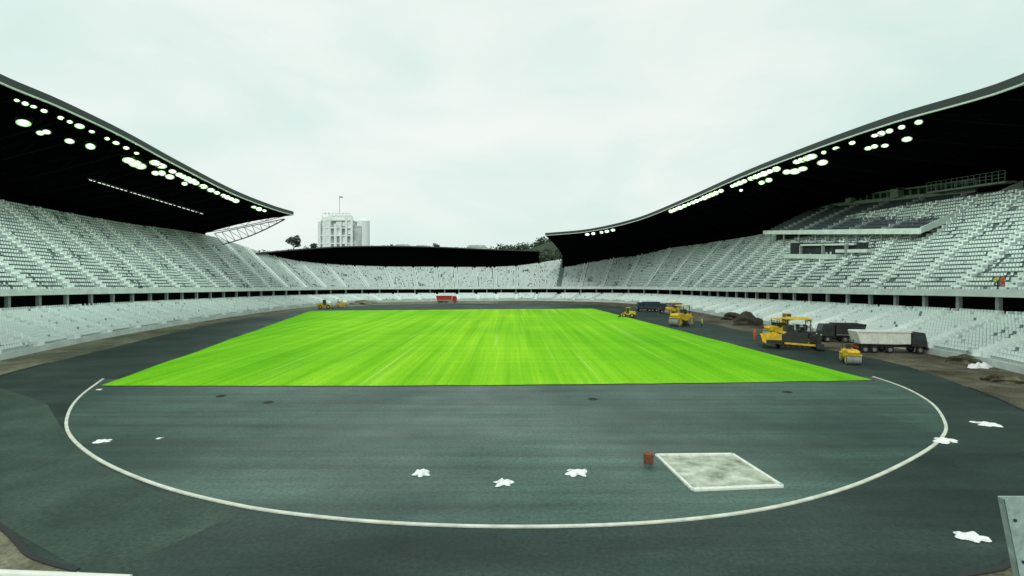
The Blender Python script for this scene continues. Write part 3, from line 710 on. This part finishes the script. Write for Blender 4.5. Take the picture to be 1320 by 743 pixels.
# ------------------------------------------------------------ people
def person(p,rz,label,top,hat,scale=1.0,arm=0.3,step=.15,group=None):
    t=empty('person',p,rz,label,'person',group); t.scale=(scale,)*3
    def skin(name,verts,edges,rad,m,root=0):
        me=bpy.data.meshes.new(name); me.from_pydata(verts,edges,[]); o=bpy.data.objects.new(name,me); C.objects.link(o); o.parent=t
        md=o.modifiers.new('skin','SKIN'); md.use_smooth_shade=True
        for i,r in enumerate(rad): me.skin_vertices[0].data[i].radius=(r,r)
        me.skin_vertices[0].data[root].use_root=True
        o.modifiers.new('sub','SUBSURF').levels=1; me.materials.append(m); return o
    bv=[(0,0,.95),(0,0,1.2),(0,0,1.42),(0,0,1.52),(0,.02,1.66),(0,.01,1.76),
        (.19,0,1.40),(.25,arm*.3,1.12),(.24,arm*.8,.92),(-.19,0,1.40),(-.25,.05,1.12),(-.26,.12,.88),
        (.1,0,.88),(.11,step,.48),(.11,step*.9,.06),(.11,step+.14,.03),(-.1,0,.88),(-.11,-step*.4,.48),(-.11,-step,.06),(-.11,-step+.14,.03)]
    be=[(0,1),(1,2),(2,3),(3,4),(4,5),(2,6),(6,7),(7,8),(2,9),(9,10),(10,11),(0,12),(12,13),(13,14),(14,15),(0,16),(16,17),(17,18),(18,19)]
    br=[.14,.13,.14,.055,.10,.07,.065,.05,.035,.065,.05,.035,.095,.06,.045,.04,.095,.06,.045,.04]
    skin('body',bv,be,br,M['skin'])
    skin('jacket',bv[:3]+bv[6:8]+bv[9:11]+[(0,0,.86)],[(0,1),(1,2),(2,3),(3,4),(2,5),(5,6),(0,7)],[.165,.16,.165,.09,.07,.09,.07,.165],top)
    skin('trousers',[bv[0],bv[12],bv[13],bv[14],bv[16],bv[17],bv[18]],[(0,1),(1,2),(2,3),(0,4),(4,5),(5,6)],[.15,.115,.08,.065,.115,.08,.065],M['orange'] if top==M['orange'] else M['navy'])
    me=bpy.data.meshes.new('helmet'); bm=bmesh.new(); bmesh.ops.create_uvsphere(bm,u_segments=14,v_segments=8,radius=.14)
    bmesh.ops.delete(bm,geom=[v for v in bm.verts if v.co.z<-.02],context='VERTS'); bm.to_mesh(me); bm.free(); me.materials.append(hat)
    o=bpy.data.objects.new('helmet',me); C.objects.link(o); o.parent=t; o.location=(0,.02,1.70); return t
person(on(973,439),.6,'worker in orange overalls standing left of the yellow paver',M['orange'],M['orange'],1.1)
person(on(1046,448),-.5,'worker in dark clothes standing right of the yellow paver',M['navy'],M['hivis'])
person(on(905,422),.9,'worker in a yellow vest beside the large canopied roller',M['hivis'],M['vwhite'])
person(on(1046,430),2.2,'worker in a white jacket behind the yellow paver',M['vwhite'],M['vwhite'])
for (x,lab,m) in ((1281,'worker in yellow vest, left of the two on the upper right tier','hivis'),(1289,'worker in orange vest, right of the two on the upper right tier','orange')):
    best=min((abs(660+F*(st(s_)[0]+st(s_)[2]*(12.2)).x/(st(s_)[0]+st(s_)[2]*12.2).y-x),s_) for s_ in [TOT-160+i*.25 for i in range(600)])[1]
    pp,t,n,zC,e,zE=st(best); o1,z1=up_row(1,zC,e,zE); w=pp+n*(o1+.2)+V((0,0,z1))
    person(w,math.pi/2,lab,M[m],M['vwhite'])

# ------------------------------------------------------------ background
def hz(x,y):
    r=max(0,min(1,(y-290)/560)); r=r*r*(3-2*r)
    pxx=660+F*x/max(1,y); top=50+5*math.sin(x*.006+1)+4*math.sin(x*.017)+ (13*math.exp(-((pxx-716)/24)**2))
    return r*top-.3
mb=MB(); nx,ny=160,26; vs=[]
for j in range(ny):
    for i in range(nx):
        x=-1800+3600*i/(nx-1); y=290+1200*j/(ny-1); vs.append((x,y,hz(x,y)+ (random.uniform(-1,1) if j>3 else 0)))
mb.add(vs,[(j*nx+i,j*nx+i+1,(j+1)*nx+i+1,(j+1)*nx+i) for j in range(ny-1) for i in range(nx-1)])
tag(mb.build('hills',M['hill'],smooth=True),kind='structure')
def leafcloud(mb,c,rx,rz,n,sz,rnd):
    for _ in range(n):
        u=V((rnd.gauss(0,1),rnd.gauss(0,1),rnd.gauss(0,1))).normalized()*(rnd.random()**.4)
        p=c+V((u.x*rx,u.y*rx,u.z*rz)); a=V((rnd.uniform(-1,1),rnd.uniform(-1,1),rnd.uniform(-1,1))).normalized(); b=a.orthogonal().normalized()
        s=sz*rnd.uniform(.5,1.3); mb.add([p-a*s,p+b*s*.7,p+a*s,p-b*s*.7],[(0,1,2,3)],rnd.randint(0,1))
rnd=random.Random(5); mb=MB()
for i in range(420):
    px=rnd.uniform(320,740); D=rnd.uniform(820,900); x=(px-660)/F*D; h=rnd.uniform(6,17)
    leafcloud(mb,V((x,D,hz(x,D)+h*.45)),h*.5,h*.55,34,1.6,rnd)
for i in range(60):
    px=rnd.uniform(686,732); D=rnd.uniform(290,330); x=(px-660)/F*D; h=rnd.uniform(5,9)
    leafcloud(mb,V((x,D,rnd.uniform(16,25))),h*.6,h*.55,70,1.0,rnd)
tag(mb.build('woodland',[M['leaf_far'],M['hill']]),'hazy green woodland on the ridge beyond the end stand','woodland',kind='stuff')
def tree(px,py,D,h,label,seed):
    rnd=random.Random(seed); top=P(px,py,D); base=V((top.x,top.y,top.z-h)); base.z=min(base.z,hz(base.x,base.y)); h=top.z-base.z
    t=empty('tree',base,0,label,'tree'); c=MB(); c.cyl((0,0,0),(0,0,h*.8),.5,.15,10)
    m=MB()
    for k in range(9):
        a=rnd.uniform(0,6.28); z=h-rnd.uniform(1,8); r=rnd.uniform(1,3.6); e=V((math.cos(a)*r,math.sin(a)*r,z)); c.cyl((0,0,z-3),e,.16,.05,6)
        leafcloud(m,e,rnd.uniform(1.3,2.4),rnd.uniform(1.2,2.2),70,.5,rnd)
    c.build('trunk',M['bark'],t); m.build('crown',[M['leaf'],M['leaf_far']],t)
tree(378,300,300,20,'dark leafy tree rising left of the white tower building',1)
tree(399,311,320,16,'small tree top just left of the white tower building',2)
tree(512,313,330,14,'small dark tree top right of the white tower building',3)
tree(563,314,340,14,'small dark tree top above the middle of the end canopy',4)

B=empty('tower_building',(0,0,0),0,'tall white framed building with round silo behind the end stand','building')
D=420
def bp(px,py,dd=0): return P(px,py,D+dd)
a=bp(410,318); b=bp(455,318)
w=b.x-a.x; cx=(a.x+b.x)/2; z0=20; zt=bp(412,284).z; zr=bp(430,275).z
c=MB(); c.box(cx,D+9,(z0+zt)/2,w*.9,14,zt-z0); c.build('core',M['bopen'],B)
nf=6
for i in range(nf+1):
    c=MB(); z=z0+(zt-z0)*i/nf; c.box(cx+(1.5 if i>4 else 0),D+8,z,w-(4 if i>4 else 0),17,.9); c.build('floor_slab',M['bwall'],B)
rb=random.Random(3)
for i in range(7):
    x=a.x+1+(w-2)*i/6; m=MB(); zz=zt+(rb.uniform(-3,4)); m.box(x,D-.2,(z0+zz)/2,1.3+rb.random()*1.0,1.0,zz-z0); m.build('pillar',M['bwall'],B)
for i in range(18):
    m=MB(); fx=rb.randint(0,5); fz=rb.randint(1,5); m.box(a.x+1+(w-2)*(fx+.5)/6,D+rb.uniform(.4,1.2),z0+(zt-z0)*(fz+.5)/nf,(w-2)/6*rb.uniform(.4,.95),.5,(zt-z0)/nf*rb.uniform(.3,.9)); m.build('wall_panel',M['bwall'],B)
m=MB(); m.box(cx-w*.25,D+2,(z0+zt)/2+1,w*.24,4.5,zt-z0+3); m.build('stair_shaft',M['bwall'],B)
m=MB(); m.box(cx+w*.05,D+8,(zt+zr)/2-.5,w*.6,10,zr-zt-.8)
for i in range(9): m.bar((cx-w*.4+w*.8*i/8,D+1,zt),(cx-w*.4+w*.8*i/8,D+1,zr+rb.uniform(-1.5,1)),.5)
m.bar((cx-w*.4,D+1,zr),(cx+w*.4,D+1,zr),.5); m.build('roof_frame',M['bwall'],B)
m=MB(); m.bar((cx+2,D+4,zr),(cx+2,D+4,zr+15),.28); m.box(cx+3.4,D+4,zr+14,2.6,.15,1.3); m.build('flag_mast',M['steel_pale'],B)
s0_,s1_=bp(458,284),bp(473,284); m=MB(); rr=(s1_.x-s0_.x)/2; xc=(s0_.x+s1_.x)/2
m.cyl((xc,D+8,z0),(xc,D+8,s0_.z),rr,rr,28); m.cyl((xc,D+8,s0_.z),(xc,D+8,s0_.z+2),rr*.95,rr*.5,28); m.build('silo',M['bwall'],B)
m=MB(); m.box(cx+w*.5+2.5,D+7,(z0+zt)/2-2,7,10,zt-z0-5); m.build('link_wing',M['bopen'],B)
for i,(px,py,wd,lab) in enumerate([(520,316,16,'low pale building just right of the white tower'),(545,317,14,'pale low building above the middle of the end canopy'),(615,317,20,'long pale building above the right half of the end canopy')]):
    p=P(px,py,520); h=empty('house',(p.x,p.y,p.z-22),0,lab,'house')
    m=MB(); m.box(0,0,10,wd,10,20); m.build('wall',M['bwall'],h)
    m=MB(); m.prism([(-wd/2-.6,20),(wd/2+.6,20),(wd/2-2,22.4),(-wd/2+2,22.4)],-5.6,5.6); m.build('roof',M['bopen'],h)
    for k in range(4):
        m=MB(); m.box(-wd*.36+wd*.24*k,-5.02,17.6,1.4,.1,1.5); m.build('window',M['darkwall'],h)

# ------------------------------------------------------------ near camera items
c=empty('steel_post',(0,0,0),0,'pale galvanised steel angle post cut by the lower right corner','post')
a=P(1287,640,4.0); b=P(1311,760,4.0); u=V((.26,0,0))
m=MB(); bot=b+(b-a)*2.2
m.add([a,a+u,bot+u,bot,a+V((0,.012,0)),a+u+V((0,.012,0)),bot+u+V((0,.012,0)),bot+V((0,.012,0))],[(0,1,2,3),(4,7,6,5),(0,4,5,1),(0,3,7,4),(1,5,6,2)]); m.build('face_plate',M['galv'],c,bevel=.004)
m=MB(); w=V((0,-.05,0)); e_=V((-.008,0,0)); m.add([a+e_,bot+e_,bot+w+e_,a+w+e_,a,bot,bot+w,a+w],[(0,1,2,3),(4,7,6,5),(0,3,7,4)]); m.build('side_plate',M['galv'],c)
for k in range(3):
    p=a.lerp(bot,.08+.14*k)+V((.09,0,0)); m=MB(); m.cyl(p+V((0,-.012,0)),p+V((0,-.001,0)),.012,.012,6); m.build('bolt',M['steel_dark'],c)
r=empty('hand_rail',(0,0,0),0,'white rail crossing the lower left corner','rail')
m=MB(); m.cyl(P(-60,737,4.2),P(168,746,4.2),.03,.03,12); m.build('tube',M['vwhite'],r)
m=MB(); m.cyl(P(20,743,4.2),P(20,743,4.2)-V((0,0,1.6)),.025,.025,10); m.build('post',M['vwhite'],r)
m=MB(); m.box(0,-.5,6.95,16,10,.3); tag(m.build('terrace_deck',M['concrete']),kind='structure')

# ------------------------------------------------------------ world, sun, camera
w=bpy.data.worlds.new('World'); bpy.context.scene.world=w; w.use_nodes=True; nt=w.node_tree; L=nt.links.new
bg=nt.nodes['Background']; tc=nt.nodes.new('ShaderNodeTexCoord')
sky=nt.nodes.new('ShaderNodeTexSky'); sky.sky_type='NISHITA'; sky.sun_disc=False; sky.sun_elevation=R(50); sky.sun_rotation=R(-60)
sc=nt.nodes.new('ShaderNodeVectorMath'); sc.operation='SCALE'; sc.inputs['Scale'].default_value=.08; L(sky.outputs[0],sc.inputs[0])
mp=nt.nodes.new('ShaderNodeMapping'); mp.inputs['Scale'].default_value=(1,1,2.6); L(tc.outputs['Generated'],mp.inputs[0])
n=nt.nodes.new('ShaderNodeTexNoise'); n.inputs['Scale'].default_value=2.3; n.inputs['Detail'].default_value=7; n.inputs['Roughness'].default_value=.5; n.inputs['Distortion'].default_value=.4; L(mp.outputs[0],n.inputs['Vector'])
r=nt.nodes.new('ShaderNodeValToRGB'); e=r.color_ramp.elements; e[0].position=.30; e[0].color=(.68,.86,.80,1); e[1].position=.64; e[1].color=(.92,.97,.93,1)
L(n.outputs['Fac'],r.inputs[0])
mx=nt.nodes.new('ShaderNodeMix'); mx.data_type='RGBA'; mx.inputs[0].default_value=.95; L(sc.outputs[0],mx.inputs[6]); L(r.outputs[0],mx.inputs[7]); L(mx.outputs[2],bg.inputs[0]); bg.inputs[1].default_value=1.0
sl=bpy.data.lights.new('sun','SUN'); sl.energy=1.0; sl.angle=R(14); sl.color=(1,.98,.92); so=bpy.data.objects.new('sun',sl); C.objects.link(so); so.rotation_euler=(R(38),R(-14),0)
cam=bpy.data.cameras.new('camera'); co=bpy.data.objects.new('camera',cam); C.objects.link(co); co.location=(0,0,H); co.rotation_euler=(R(90),0,0)
cam.sensor_width=36; cam.lens=36*F/1320; cam.shift_y=-(371.5-Y0)/1320; cam.clip_end=6000; cam.clip_start=.1
s=bpy.context.scene; s.camera=co; s.view_settings.view_transform='Standard'; s.view_settings.look='None'; s.view_settings.exposure=0
